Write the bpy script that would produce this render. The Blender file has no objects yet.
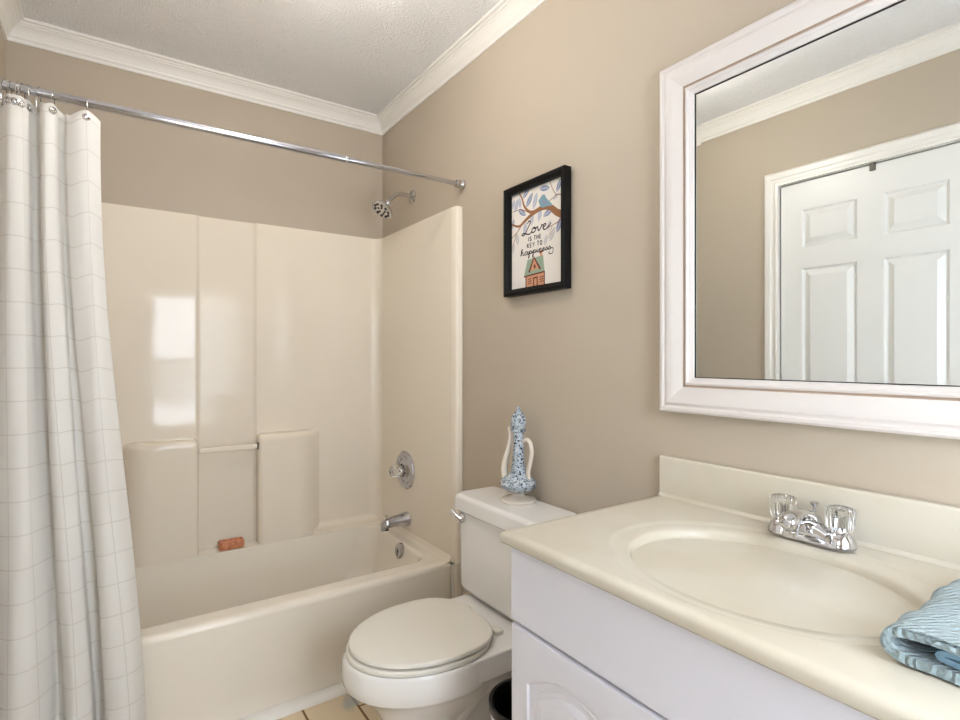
import bpy, bmesh, math, random
from mathutils import Vector, Matrix
random.seed(7)
PI = math.pi
SC = bpy.context.scene
COL = SC.collection

# ------------------------------------------------------------------ camera
cam_d = bpy.data.cameras.new('camera')
cam = bpy.data.objects.new('camera', cam_d)
COL.objects.link(cam)
cam.location = (-1.195, -2.662, 1.2)
cam.rotation_euler = (PI/2, 0, math.radians(-34.5))
cam_d.sensor_fit = 'HORIZONTAL'
cam_d.sensor_width = 36.0
cam_d.lens = 535.5/960*36.0
cam_d.shift_y = -2.0/960
cam_d.clip_start = 0.02
SC.camera = cam

# ------------------------------------------------------------------ daylight, exposure
world = bpy.data.worlds.new('daylight'); SC.world = world
world.use_nodes = True
bg = world.node_tree.nodes['Background']
bg.inputs['Color'].default_value = (0.79, 0.88, 1.0, 1)
bg.inputs['Strength'].default_value = 14.5
pl = bpy.data.lights.new('window_portal', 'AREA')
pl.shape = 'RECTANGLE'; pl.size = 0.76; pl.size_y = 1.25
pl.cycles.is_portal = True
po = bpy.data.objects.new('window_portal', pl); COL.objects.link(po)
po.location = (-0.55, -3.08, 1.175); po.rotation_euler = (PI/2, 0, 0)
p2 = bpy.data.lights.new('added_window_portal', 'AREA')  # portal for the added side window
p2.shape = 'RECTANGLE'; p2.size = 0.36; p2.size_y = 0.65
p2.cycles.is_portal = True
po2 = bpy.data.objects.new('added_window_portal', p2); COL.objects.link(po2)
po2.location = (-1.61, -2.58, 1.65); po2.rotation_euler = (PI/2, 0, -PI/2)
LAMP = 27.0      # ceiling globe
UPFILL = 9.0       # added upward fill lamps that brighten the ceiling
SC.view_settings.view_transform = 'Standard'
SC.view_settings.look = 'None'
SC.view_settings.gamma = 1.0
SC.view_settings.use_curve_mapping = False
SC.view_settings.exposure = 0.38

# ------------------------------------------------------------------ materials
def lin(r, g, b):
    f = lambda c: c/12.92 if c <= 0.04045 else ((c+0.055)/1.055)**2.4
    return (f(r/255), f(g/255), f(b/255), 1)
def mat(name, col, rough=0.5, metal=0.0, spec=0.5, coat=0.0, trans=0.0, ior=1.45):
    m = bpy.data.materials.new(name); m.use_nodes = True
    p = m.node_tree.nodes['Principled BSDF']
    p.inputs['Base Color'].default_value = col
    p.inputs['Roughness'].default_value = rough
    p.inputs['Metallic'].default_value = metal
    p.inputs['Specular IOR Level'].default_value = spec
    p.inputs['Coat Weight'].default_value = coat
    p.inputs['Transmission Weight'].default_value = trans
    p.inputs['IOR'].default_value = ior
    return m
def nodes(m): return m.node_tree.nodes, m.node_tree.links, m.node_tree.nodes['Principled BSDF']
def noise_bump(m, scale, strength, dist=0.002, detail=4.0):
    n, l, p = nodes(m)
    tc = n.new('ShaderNodeTexCoord'); t = n.new('ShaderNodeTexNoise'); b = n.new('ShaderNodeBump')
    t.inputs['Scale'].default_value = scale; t.inputs['Detail'].default_value = detail
    b.inputs['Strength'].default_value = strength; b.inputs['Distance'].default_value = dist
    l.new(tc.outputs['Object'], t.inputs['Vector']); l.new(t.outputs['Fac'], b.inputs['Height'])
    l.new(b.outputs['Normal'], p.inputs['Normal'])
def noise_tint(m, c1, c2, scale, lo=0.4, hi=0.65, detail=3.0):
    n, l, p = nodes(m)
    tc = n.new('ShaderNodeTexCoord'); t = n.new('ShaderNodeTexNoise'); r = n.new('ShaderNodeValToRGB')
    t.inputs['Scale'].default_value = scale; t.inputs['Detail'].default_value = detail
    r.color_ramp.elements[0].position = lo; r.color_ramp.elements[0].color = c1
    r.color_ramp.elements[1].position = hi; r.color_ramp.elements[1].color = c2
    l.new(tc.outputs['Object'], t.inputs['Vector']); l.new(t.outputs['Fac'], r.inputs['Fac'])
    l.new(r.outputs['Color'], p.inputs['Base Color'])

M = {}
M['wall'] = mat('taupe_wall_paint', lin(191, 178, 160), 0.55, spec=0.35); noise_bump(M['wall'], 260, 0.05, 0.001)
M['ceiling'] = mat('textured_ceiling_paint', lin(246, 244, 242), 0.6, spec=0.3)
M['trim'] = mat('white_gloss_trim', lin(242, 238, 231), 0.3)
M['door'] = mat('white_door_paint', lin(238, 237, 233), 0.32); noise_bump(M['door'], 90, 0.06, 0.001)
M['surround'] = mat('almond_gelcoat', lin(240, 229, 212), 0.06, spec=0.36); noise_bump(M['surround'], 7, 0.05, 0.01, 1.0)
M['tub'] = mat('almond_tub_gelcoat', lin(243, 234, 219), 0.12, spec=0.5)
M['china'] = mat('white_vitreous_china', lin(242, 239, 235), 0.1, spec=0.55)
M['seat'] = mat('bone_toilet_seat', lin(238, 233, 222), 0.25)
M['counter'] = mat('cream_cultured_marble', lin(224, 215, 192), 0.2, spec=0.5)
noise_tint(M['counter'], lin(209, 200, 181), lin(215, 208, 193), 5.0)
M['cabinet'] = mat('white_thermofoil', lin(232, 231, 240), 0.35)
M['dark'] = mat('black_plastic', lin(18, 17, 18), 0.3)
M['gap'] = mat('dark_void', lin(40, 36, 34), 0.8)
M['chrome'] = mat('polished_chrome', (0.66, 0.66, 0.68, 1), 0.06, metal=1.0)
M['satin'] = mat('brushed_chrome', (0.55, 0.54, 0.53, 1), 0.2, metal=1.0)
M['pewter'] = mat('dull_pewter', (0.13, 0.125, 0.11, 1), 0.45, metal=0.6)
M['rod'] = mat('rod_chrome', (0.50, 0.50, 0.53, 1), 0.12, metal=1.0)
M['acrylic'] = mat('clear_acrylic', (1, 1, 1, 1), 0.02, trans=1.0, ior=1.49)
M['mirror'] = mat('silvered_mirror', (0.84, 0.865, 0.86, 1), 0.0, metal=1.0)
M['mframe'] = mat('white_mirror_frame', lin(216, 209, 204), 0.4)
M['antique'] = mat('antiqued_taupe_groove', lin(176, 154, 136), 0.5)
M['black'] = mat('black_frame_lacquer', lin(12, 11, 12), 0.45, spec=0.25)
M['glaze'] = mat('cream_ceramic_glaze', lin(232, 222, 208), 0.12)
M['liner'] = mat('white_caulk', lin(232, 224, 212), 0.4)
M['soap'] = mat('amber_soap', lin(178, 112, 72), 0.45); noise_tint(M['soap'], lin(186, 112, 74), lin(212, 146, 106), 60)
M['bulb'] = mat('lamp_diffuser', (1, 1, 1, 1), 0.5)
_p = M['bulb'].node_tree.nodes['Principled BSDF']
_p.inputs['Emission Color'].default_value = (1.0, 0.94, 0.87, 1); _p.inputs['Emission Strength'].default_value = LAMP

M['added_cup_glow'] = mat('added_uplight_glow', (1, 1, 1, 1), 0.5)
_p = M['added_cup_glow'].node_tree.nodes['Principled BSDF']
_p.inputs['Emission Color'].default_value = (1.0, 0.95, 0.90, 1); _p.inputs['Emission Strength'].default_value = UPFILL
# ceiling: stomped, crow's-foot plaster
n, l, p = nodes(M['ceiling'])
tc = n.new('ShaderNodeTexCoord'); nz = n.new('ShaderNodeTexNoise'); nz.inputs['Scale'].default_value = 9; nz.inputs['Detail'].default_value = 2
vm = n.new('ShaderNodeVectorMath'); vm.operation = 'MULTIPLY_ADD'; vm.inputs[1].default_value = (0.35, 0.35, 0.35)
l.new(tc.outputs['Object'], nz.inputs['Vector']); l.new(nz.outputs['Color'], vm.inputs[0]); l.new(tc.outputs['Object'], vm.inputs[2])
wv = n.new('ShaderNodeTexWave'); wv.inputs['Scale'].default_value = 17; wv.inputs['Distortion'].default_value = 10; wv.inputs['Detail'].default_value = 3; wv.inputs['Detail Scale'].default_value = 2.5
l.new(vm.outputs['Vector'], wv.inputs['Vector'])
nb = n.new('ShaderNodeTexNoise'); nb.inputs['Scale'].default_value = 70; l.new(tc.outputs['Object'], nb.inputs['Vector'])
mm = n.new('ShaderNodeMath'); mm.operation = 'MULTIPLY_ADD'; mm.inputs[1].default_value = 0.2
l.new(nb.outputs['Fac'], mm.inputs[0]); l.new(wv.outputs['Fac'], mm.inputs[2])
bp = n.new('ShaderNodeBump'); bp.inputs['Strength'].default_value = 0.5; bp.inputs['Distance'].default_value = 0.010
l.new(mm.outputs['Value'], bp.inputs['Height']); l.new(bp.outputs['Normal'], p.inputs['Normal'])

# floor: cream rectangular tiles, brown grout, faint blue-grey motif
M['floor'] = mat('cream_floor_tile', lin(224, 206, 178), 0.3)
n, l, p = nodes(M['floor'])
tc = n.new('ShaderNodeTexCoord'); mp = n.new('ShaderNodeMapping'); l.new(tc.outputs['Object'], mp.inputs['Vector'])
mp.inputs['Rotation'].default_value = (0, 0, PI/2); mp.inputs['Location'].default_value = (-0.905, 0.33+0.0, 0)
bk = n.new('ShaderNodeTexBrick'); l.new(mp.outputs['Vector'], bk.inputs['Vector'])
bk.inputs['Scale'].default_value = 1.0; bk.inputs['Brick Width'].default_value = 0.33; bk.inputs['Row Height'].default_value = 0.165
bk.inputs['Mortar Size'].default_value = 0.0045; bk.inputs['Mortar Smooth'].default_value = 0.2
bk.inputs['Color1'].default_value = lin(226, 208, 180); bk.inputs['Color2'].default_value = lin(222, 203, 172); bk.inputs['Mortar'].default_value = lin(128, 92, 52)
nz = n.new('ShaderNodeTexNoise'); nz.inputs['Scale'].default_value = 6.5; nz.inputs['Detail'].default_value = 3; l.new(tc.outputs['Object'], nz.inputs['Vector'])
rp = n.new('ShaderNodeValToRGB'); rp.color_ramp.elements[0].position = 0.60; rp.color_ramp.elements[0].color = (0, 0, 0, 1)
rp.color_ramp.elements[1].position = 0.68; rp.color_ramp.elements[1].color = (0.7, 0.7, 0.7, 1); l.new(nz.outputs['Fac'], rp.inputs['Fac'])
mx = n.new('ShaderNodeMix'); mx.data_type = 'RGBA'; l.new(rp.outputs['Color'], mx.inputs[0]); l.new(bk.outputs['Color'], mx.inputs[6]); mx.inputs[7].default_value = lin(164, 172, 172)
l.new(mx.outputs[2], p.inputs['Base Color'])
bp = n.new('ShaderNodeBump'); bp.inputs['Strength'].default_value = 0.5; bp.inputs['Distance'].default_value = 0.002; bp.invert = True
l.new(bk.outputs['Fac'], bp.inputs['Height']); l.new(bp.outputs['Normal'], p.inputs['Normal'])

# speckled ceramic of the ewer
M['speckle'] = mat('blue_speckled_ceramic', lin(190, 202, 214), 0.16)
n, l, p = nodes(M['speckle'])
tc = n.new('ShaderNodeTexCoord')
def blots(scale, lo, hi, seed):
    t = n.new('ShaderNodeTexNoise'); t.inputs['Scale'].default_value = scale; t.inputs['Detail'].default_value = 1.5
    ad = n.new('ShaderNodeVectorMath'); ad.inputs[1].default_value = (seed, seed, seed); l.new(tc.outputs['Object'], ad.inputs[0]); l.new(ad.outputs[0], t.inputs['Vector'])
    r = n.new('ShaderNodeValToRGB'); r.color_ramp.elements[0].position = lo; r.color_ramp.elements[1].position = hi; l.new(t.outputs['Fac'], r.inputs['Fac'])
    return r.outputs['Color']
prev = None
for sc_, lo, hi, c, sd in ((60, 0.34, 0.54, lin(174, 186, 198), 0), (170, 0.58, 0.62, lin(132, 143, 158), 3), (140, 0.62, 0.635, lin(26, 28, 34), 7), (110, 0.64, 0.655, lin(30, 32, 40), 23)):
    mx = n.new('ShaderNodeMix'); mx.data_type = 'RGBA'; l.new(blots(sc_, lo, hi, sd), mx.inputs[0])
    if prev is None: mx.inputs[6].default_value = lin(200, 208, 213)
    else: l.new(prev, mx.inputs[6])
    mx.inputs[7].default_value = c; prev = mx.outputs[2]
l.new(prev, p.inputs['Base Color'])

# curtain: white cloth with a woven grid of pale grey lines (cloth coordinates)
M['cloth'] = mat('white_checked_cotton', lin(236, 232, 226), 0.85, spec=0.1)
n, l, p = nodes(M['cloth'])
uv = n.new('ShaderNodeUVMap'); uv.uv_map = 'cloth'; sx = n.new('ShaderNodeSeparateXYZ'); l.new(uv.outputs['UV'], sx.inputs[0])
def line(sock, period, width):
    a = n.new('ShaderNodeMath'); a.operation = 'DIVIDE'; l.new(sock, a.inputs[0]); a.inputs[1].default_value = period
    b = n.new('ShaderNodeMath'); b.operation = 'FRACT'; l.new(a.outputs[0], b.inputs[0])
    c = n.new('ShaderNodeMath'); c.operation = 'LESS_THAN'; l.new(b.outputs[0], c.inputs[0]); c.inputs[1].default_value = width/period
    return c.outputs[0]
mxm = n.new('ShaderNodeMath'); mxm.operation = 'MAXIMUM'; l.new(line(sx.outputs['X'], 0.088, 0.0026), mxm.inputs[0]); l.new(line(sx.outputs['Y'], 0.086, 0.0026), mxm.inputs[1])
mx = n.new('ShaderNodeMix'); mx.data_type = 'RGBA'; l.new(mxm.outputs[0], mx.inputs[0]); mx.inputs[6].default_value = lin(248, 245, 240); mx.inputs[7].default_value = lin(232, 227, 220)
l.new(mx.outputs[2], p.inputs['Base Color'])
tc = n.new('ShaderNodeTexCoord'); nz = n.new('ShaderNodeTexNoise'); nz.inputs['Scale'].default_value = 16; mp = n.new('ShaderNodeMapping'); mp.inputs['Scale'].default_value = (1, 1, .22); l.new(tc.outputs['Object'], mp.inputs['Vector']); l.new(mp.outputs[0], nz.inputs['Vector'])
bp = n.new('ShaderNodeBump'); bp.inputs['Strength'].default_value = 0.25; bp.inputs['Distance'].default_value = 0.01; l.new(nz.outputs['Fac'], bp.inputs['Height']); l.new(bp.outputs['Normal'], p.inputs['Normal'])
tr = n.new('ShaderNodeBsdfTranslucent'); l.new(mx.outputs[2], tr.inputs['Color'])
ms = n.new('ShaderNodeMixShader'); ms.inputs[0].default_value = 0.28; out = n['Material Output']
l.new(p.outputs[0], ms.inputs[1]); l.new(tr.outputs[0], ms.inputs[2]); l.new(ms.outputs[0], out.inputs['Surface'])

# towel: ribbed terry
M['towel'] = mat('pale_blue_terry', lin(150, 166, 170), 0.95, spec=0.05)
n, l, p = nodes(M['towel'])
p.inputs['Sheen Weight'].default_value = 0.3
tc = n.new('ShaderNodeTexCoord'); wv = n.new('ShaderNodeTexWave'); wv.inputs['Scale'].default_value = 42; wv.inputs['Distortion'].default_value = 7; wv.inputs['Detail'].default_value = 3; wv.inputs['Detail Scale'].default_value = 1.3
wv.bands_direction = 'Y'
mp = n.new('ShaderNodeMapping'); mp.inputs['Rotation'].default_value = (0, 0, math.radians(38)); l.new(tc.outputs['Object'], mp.inputs['Vector']); l.new(mp.outputs[0], wv.inputs['Vector'])
bp = n.new('ShaderNodeBump'); bp.inputs['Strength'].default_value = 0.7; bp.inputs['Distance'].default_value = 0.004; l.new(wv.outputs['Fac'], bp.inputs['Height']); l.new(bp.outputs['Normal'], p.inputs['Normal'])
M['hem'] = mat('blue_towel_hem', lin(118, 148, 168), 0.95, spec=0.05); noise_bump(M['hem'], 400, 0.4, 0.002)
# window glass: clear thin pane
M['pane'] = bpy.data.materials.new('window_glass'); M['pane'].use_nodes = True
n = M['pane'].node_tree.nodes; l = M['pane'].node_tree.links; n.remove(n['Principled BSDF'])
t1 = n.new('ShaderNodeBsdfTransparent'); g1 = n.new('ShaderNodeBsdfGlossy'); g1.inputs['Roughness'].default_value = 0.0; ms = n.new('ShaderNodeMixShader'); ms.inputs[0].default_value = 0.06
l.new(t1.outputs[0], ms.inputs[1]); l.new(g1.outputs[0], ms.inputs[2]); l.new(ms.outputs[0], n['Material Output'].inputs['Surface'])

# ------------------------------------------------------------------ mesh helpers
BASE = {}
def obj(name, bm, m, parent=None, base=None, angle=38):
    bmesh.ops.remove_doubles(bm, verts=bm.verts, dist=1e-6)
    bmesh.ops.recalc_face_normals(bm, faces=bm.faces)
    off = BASE[parent.name] if parent else Vector(base or (0, 0, 0))
    for v in bm.verts: v.co -= off
    ca = math.radians(angle)
    for f in bm.faces: f.smooth = True
    for e in bm.edges:
        if len(e.link_faces) == 2 and e.calc_face_angle(0) > ca: e.smooth = False
    me = bpy.data.meshes.new(name); bm.to_mesh(me); bm.free()
    for x in (m if isinstance(m, (list, tuple)) else [m]): me.materials.append(x)
    o = bpy.data.objects.new(name, me); COL.objects.link(o)
    if parent: o.parent = parent
    else: o.location = off
    BASE[o.name] = off
    if angle < 170:
        wn = o.modifiers.new('weighted_normals', 'WEIGHTED_NORMAL'); wn.keep_sharp = True; wn.weight = 60
    return o
def tag(o, label, cat, group=None):
    o['label'] = label; o['category'] = cat
    if group: o['group'] = group
    return o
def thing(name, label, cat, loc, group=None):
    o = bpy.data.objects.new(name, None); COL.objects.link(o); o.location = loc; o.empty_display_size = 0.05
    BASE[o.name] = Vector(loc)
    return tag(o, label, cat, group)
def struct(name, bm, m, parent=None, base=None, angle=38):
    o = obj(name, bm, m, parent, base, angle)
    if not parent: o['kind'] = 'structure'
    return o
def box(bm, a, b, bev=0.0, seg=2, mi=0):
    t = bmesh.new(); bmesh.ops.create_cube(t, size=1.0)
    c = [(a[i]+b[i])/2 for i in range(3)]; s = [abs(b[i]-a[i]) for i in range(3)]
    for v in t.verts: v.co = Vector((c[0]+v.co.x*s[0], c[1]+v.co.y*s[1], c[2]+v.co.z*s[2]))
    if bev: bmesh.ops.bevel(t, geom=t.edges[:], offset=bev, segments=seg, profile=0.5, affect='EDGES')
    merge(bm, t, mi); return bm
def merge(bm, t, mi=0):
    mp = {v: bm.verts.new(v.co) for v in t.verts}
    for f in t.faces:
        try:
            nf = bm.faces.new([mp[v] for v in f.verts]); nf.material_index = mi
        except ValueError: pass
    t.free()
def B(): return bmesh.new()
def loft(bm, rings, cap0=True, cap1=True, closed=True, mi=0):
    vr = [[bm.verts.new(Vector(p)) for p in r] for r in rings]
    k = len(vr[0])
    for i in range(len(vr)-1):
        for j in range(k if closed else k-1):
            f = bm.faces.new((vr[i][j], vr[i][(j+1) % k], vr[i+1][(j+1) % k], vr[i+1][j])); f.material_index = mi
    if cap0: bm.faces.new(vr[0][::-1]).material_index = mi
    if cap1: bm.faces.new(vr[-1]).material_index = mi
    return vr
def frame_of(d):
    d = d.normalized(); u = Vector((0, 0, 1)) if abs(d.z) < 0.9 else Vector((1, 0, 0))
    a = d.cross(u).normalized(); return a, d.cross(a).normalized()
def tube(bm, pts, r, seg=14, caps=True, closed=False, mi=0, flat=1.0):
    pts = [Vector(p) for p in pts]; nP = len(pts)
    rs = r if isinstance(r, (list, tuple)) else [r]*nP
    rings = []; a = None
    for i in range(nP):
        d = (pts[(i+1) % nP]-pts[i-1]) if closed else (pts[min(i+1, nP-1)]-pts[max(i-1, 0)])
        d.normalize()
        if a is None: a, b = frame_of(d)
        else:
            a = (a-d*a.dot(d)).normalized(); b = d.cross(a).normalized()
        rings.append([pts[i]+(a*math.cos(2*PI*k/seg)*flat+b*math.sin(2*PI*k/seg))*rs[i] for k in range(seg)])
    if closed:
        rings.append(rings[0]); loft(bm, rings, False, False, mi=mi)
    else: loft(bm, rings, caps, caps, mi=mi)
    return bm
def lathe(bm, origin, axis, prof, seg=32, cap0=True, cap1=True, mi=0):
    o = Vector(origin); ax = Vector(axis).normalized(); a, b = frame_of(ax)
    loft(bm, [[o+ax*h+(a*math.cos(2*PI*k/seg)+b*math.sin(2*PI*k/seg))*r for k in range(seg)] for r, h in prof], cap0, cap1, mi=mi)
    return bm
def spline(pts, n=8):
    P = [Vector(p) for p in pts]; o = []
    for i in range(len(P)-1):
        p0 = P[max(i-1, 0)]; p1 = P[i]; p2 = P[i+1]; p3 = P[min(i+2, len(P)-1)]
        for k in range(n):
            t = k/n
            o.append(0.5*((2*p1)+(p2-p0)*t+(2*p0-5*p1+4*p2-p3)*t*t+(3*p1-p0-3*p2+p3)*t**3))
    o.append(P[-1]); return o
def rrect(x0, x1, y0, y1, r, z, n=8):
    r = min(r, (x1-x0)/2-1e-4, (y1-y0)/2-1e-4); o = []
    for cx, cy, a0 in ((x1-r, y1-r, 0), (x0+r, y1-r, PI/2), (x0+r, y0+r, PI), (x1-r, y0+r, 1.5*PI)):
        for k in range(n+1):
            a = a0+PI/2*k/n; o.append((cx+r*math.cos(a), cy+r*math.sin(a), z))
    return o
def prism(bm, poly, axis, a, b, mi=0):          # poly of 2-D points swept along an axis
    def P(u, v, w): return {'x': (w, u, v), 'y': (u, w, v), 'z': (u, v, w)}[axis]
    loft(bm, [[P(u, v, a) for u, v in poly], [P(u, v, b) for u, v in poly]], mi=mi)
    return bm

XL, YF, H = -1.524, -3.0, 2.468      # left wall, wall behind the camera, ceiling

# ------------------------------------------------------------------ room shell
struct('floor', box(B(), (XL-0.1, YF-0.1, -0.05), (0.1, 0.1, 0.0)), M['floor'])
struct('ceiling', box(B(), (XL-0.1, YF-0.1, H), (0.1, 0.1, H+0.05)), M['ceiling'])
struct('wall_right', box(B(), (0.0, YF, 0), (0.1, 0.1, H)), M['wall'])
struct('wall_back', box(B(), (XL, 0.0, 0), (0.0, 0.1, H)), M['wall'])
DY0, DY1, DZ = -2.085, -1.332, 2.038          # the door opening
bm = B()
box(bm, (XL-0.1, DY1+0.012, 0), (XL, 0.1, H)); box(bm, (XL-0.1, -2.40, 0), (XL, DY0-0.012, H)); box(bm, (XL-0.1, YF, 0), (XL, -2.76, H)); box(bm, (XL-0.1, -2.76, 0), (XL, -2.40, 1.325)); box(bm, (XL-0.1, -2.76, 1.975), (XL, -2.40, H)); box(bm, (XL-0.1, DY0-0.012, DZ+0.012), (XL, DY1+0.012, H))
struct('wall_left', bm, M['wall'])
WX0, WX1, WZ0, WZ1 = -.93, -0.17, 0.55, 1.80   # window behind the camera
bm = B()
box(bm, (XL, YF-0.1, 0), (WX0, YF, H)); box(bm, (WX1, YF-0.1, 0), (0.1, YF, H)); box(bm, (WX0, YF-0.1, 0), (WX1, YF, WZ0)); box(bm, (WX0, YF-0.1, WZ1), (WX1, YF, H))
struct('wall_front', bm, M['wall'])
win = struct('window_1', box(B(), (WX0+0.04, YF-0.062, WZ0+0.04), (WX1-0.04, YF-0.058, WZ1-0.04)), M['pane'])
bm = B(); y0, y1 = YF-0.08, YF-0.04
for a, b in (((WX0, WZ0), (WX0+0.045, WZ1)), ((WX1-0.045, WZ0), (WX1, WZ1)), ((WX0, WZ0), (WX1, WZ0+0.045)), ((WX0, WZ1-0.045), (WX1, WZ1)), ((WX0, 1.155), (WX1, 1.195))):
    box(bm, (a[0], y0, a[1]), (b[0], y1, b[1]))
obj('window_frame', bm, M['trim'], win)
bm = B(); y0, y1 = YF, YF+0.016
for a, b in (((WX0-0.07, WZ0-0.07), (WX0, WZ1+0.07)), ((WX1, WZ0-0.07), (WX1+0.07, WZ1+0.07)), ((WX0, WZ1), (WX1, WZ1+0.07)), ((WX0, WZ0-0.07), (WX1, WZ0))):
    box(bm, (a[0], y0, a[1]), (b[0], y1, b[1]))
obj('window_casing', bm, M['trim'], win)

w2 = struct('added_side_window', box(B(), (XL-.062, -2.72, 1.365), (XL-.058, -2.44, 1.935)), M['pane'])  # unseen side window, added to light the vanity front
bm = B()
for a, b in (((-2.76, 1.325), (-2.715, 1.975)), ((-2.445, 1.325), (-2.40, 1.975)), ((-2.715, 1.325), (-2.445, 1.37)), ((-2.715, 1.93), (-2.445, 1.975))): box(bm, (XL-.08, a[0], a[1]), (XL-.04, b[0], b[1]))
obj('window_frame', bm, M['trim'], w2)
bm = B()
for a, b in (((-2.82, 1.265), (-2.76, 2.035)), ((-2.40, 1.265), (-2.34, 2.035)), ((-2.76, 1.975), (-2.40, 2.035)), ((-2.76, 1.265), (-2.40, 1.325))): box(bm, (XL, a[0], a[1]), (XL+.016, b[0], b[1]))
obj('window_casing', bm, M['trim'], w2)
def sheer(x0, x1, z0, z1, n=60):
    t = bmesh.new(); a = None
    for k in range(n+1):
        x = x0+(x1-x0)*k/n; y = YF+.035+.010*math.sin(k*.9)
        q = [t.verts.new((x, y+.004*math.sin(k*.5), z0)), t.verts.new((x, y, z1))]
        if a: t.faces.new((a[0], q[0], q[1], a[1]))
        a = q
    return t
M['sheer'] = mat('white_sheer_voile', lin(240, 238, 234), 0.9, spec=0.0)
n, l, p = nodes(M['sheer']); t1 = n.new('ShaderNodeBsdfTranslucent'); t1.inputs['Color'].default_value = lin(244, 242, 238); ms = n.new('ShaderNodeMixShader'); ms.inputs[0].default_value = .62
l.new(p.outputs[0], ms.inputs[1]); l.new(t1.outputs[0], ms.inputs[2]); l.new(ms.outputs[0], n['Material Output'].inputs['Surface'])
so = obj('added_sheer', sheer(-.56, -.15, .54, 1.83), M['sheer'], base=(-.36, YF+.035, .54), angle=180)  # added to dim this part of the window's reflection on the tub wall
tag(so, 'added white sheer curtain panel dimming one side of the window behind the viewer', 'curtain')

bm = B(); t_ = None
for k in range(81):                                    # cafe curtain with a scalloped, tapering hem
    x = -.94+.37*k/80; y = YF+.033+.007*math.sin(k*.8)
    zb = .72+.10*abs(k/40-1)+.022*abs(math.sin(k*.32))
    q = [bm.verts.new((x, y, zb)), bm.verts.new((x, y, 1.14))]
    if t_: bm.faces.new((t_[0], q[0], q[1], t_[1]))
    t_ = q
so = obj('cafe_curtain', bm, M['sheer'], base=(-.76, YF+.033, .72), angle=180)
tag(so, 'short white cafe curtain with scalloped hem on the lower half of the window', 'curtain')
so = obj('added_sheer', sheer(-2.80, -2.36, 1.28, 2.0), M['sheer'], base=(XL+.04, -2.59, 1.28), angle=180)  # unseen cloth added to cut the side window's light on the vanity
for vv in so.data.vertices:
    wx, wy = vv.co.x+XL+.04, vv.co.y-2.59
    vv.co.x, vv.co.y = (wy-YF-.035)*.9+.0, (wx+2.59)
tag(so, 'added white sheer curtain dimming the added side window behind the viewer', 'curtain')

# crown moulding, mitred in the corners
CP = [(0, .076), (.007, .076), (.0085, .068), (.0065, .066), (.009, .063), (.013, .060), (.015, .055), (.013, .052), (.015, .049), (.019, .041), (.025, .033), (.033, .026), (.040, .022), (.041, .018), (.044, .017), (.047, .016), (.0475, .011), (.0593, .009), (.0593, 0), (0, 0)]
def crown(name, A, Bp, nrm):
    A, Bp, nrm = Vector(A), Vector(Bp), Vector(nrm); d = (Bp-A).normalized(); bm = B()
    loft(bm, [[A+nrm*u+d*u+Vector((0, 0, H-v)) for u, v in CP], [Bp+nrm*u-d*u+Vector((0, 0, H-v)) for u, v in CP]])
    struct(name, bm, M['trim'], angle=25)
crown('trim_1', (XL, 0, 0), (0, 0, 0), (0, -1, 0)); crown('trim_2', (0, 0, 0), (0, YF, 0), (-1, 0, 0))
crown('trim_3', (0, YF, 0), (XL, YF, 0), (0, 1, 0)); crown('trim_4', (XL, YF, 0), (XL, 0, 0), (1, 0, 0))
BP = [(0, 0), (-.012, 0), (-.012, .075), (-.008, .088), (0, .09)]
bm = B(); prism(bm, BP, 'y', -1.79, -0.805); struct('baseboard_right', bm, M['trim'])
bm = B(); prism(bm, [(XL-x, z) for x, z in BP], 'y', YF, DY0-0.085); prism(bm, [(XL-x, z) for x, z in BP], 'y', DY1+0.085, -0.80); struct('baseboard_left', bm, M['trim'])
# caulked strip at the foot of the tub
bm = B(); prism(bm, [(-.7765, 0), (-.815, 0), (-.813, .010), (-.804, .018), (-.790, .022), (-.7765, .022)], 'x', XL+0.002, -0.034); struct('trim_5', bm, M['trim'])

# door with six raised panels, seen in the mirror
def bevel_panel(bm, plane, face, y0, y1, z0, z1, rim=0.024, depth=0.010, field=0.004):
    """sunk ring and raised field of a panel moulding facing +x (face=+1) or -x"""
    def R(i, d): return [(plane+face*d, y0+i, z0+i), (plane+face*d, y1-i, z0+i), (plane+face*d, y1-i, z1-i), (plane+face*d, y0+i, z1-i)]
    loft(bm, [R(0, 0), R(.008, -depth), R(.014, -depth), R(.014+rim, field), ], False, True)
door = thing('door_1', 'white six panel door in white casing, seen in the mirror', 'door', (XL, (DY0+DY1)/2, 0)); door['kind'] = 'structure'
bm = B(); xf = XL-0.006
ys = [DY0+.005, DY0+.108, DY0+.325, DY0+.424, DY0+.652, DY1-.005]
zs = [0.008, 0.22, 0.78, 0.90, 1.625, 1.724, 1.902, DZ-.006]
for i in range(5):
    for j in range(7):
        if i in (1, 3) and j in (1, 3, 5): bevel_panel(bm, xf, 1, ys[i], ys[i+1], zs[j], zs[j+1])
        else: bm.faces.new([bm.verts.new(c) for c in ((xf, ys[i], zs[j]), (xf, ys[i+1], zs[j]), (xf, ys[i+1], zs[j+1]), (xf, ys[i], zs[j+1]))])
box(bm, (xf-.036, ys[0], zs[0]), (xf-.0135, ys[-1], zs[-1]))
obj('door_panel', bm, M['door'], door, angle=12)
CS = [(0, 0), (0, .016), (.010, .018), (.016, .013), (.030, .013), (.036, .018), (.058, .018), (.066, .010), (.072, 0)]
bm = B()
def casing(i, t):
    return [(XL+t, DY0-.002-i, 0), (XL+t, DY0-.002-i, DZ+.002+i), (XL+t, DY1+.002+i, DZ+.002+i), (XL+t, DY1+.002+i, 0)]
loft(bm, [casing(i, max(t, 0.0005)) for i, t in CS], False, False, closed=False)
obj('door_casing', bm, M['trim'], door, angle=20)
bm = B()
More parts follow.
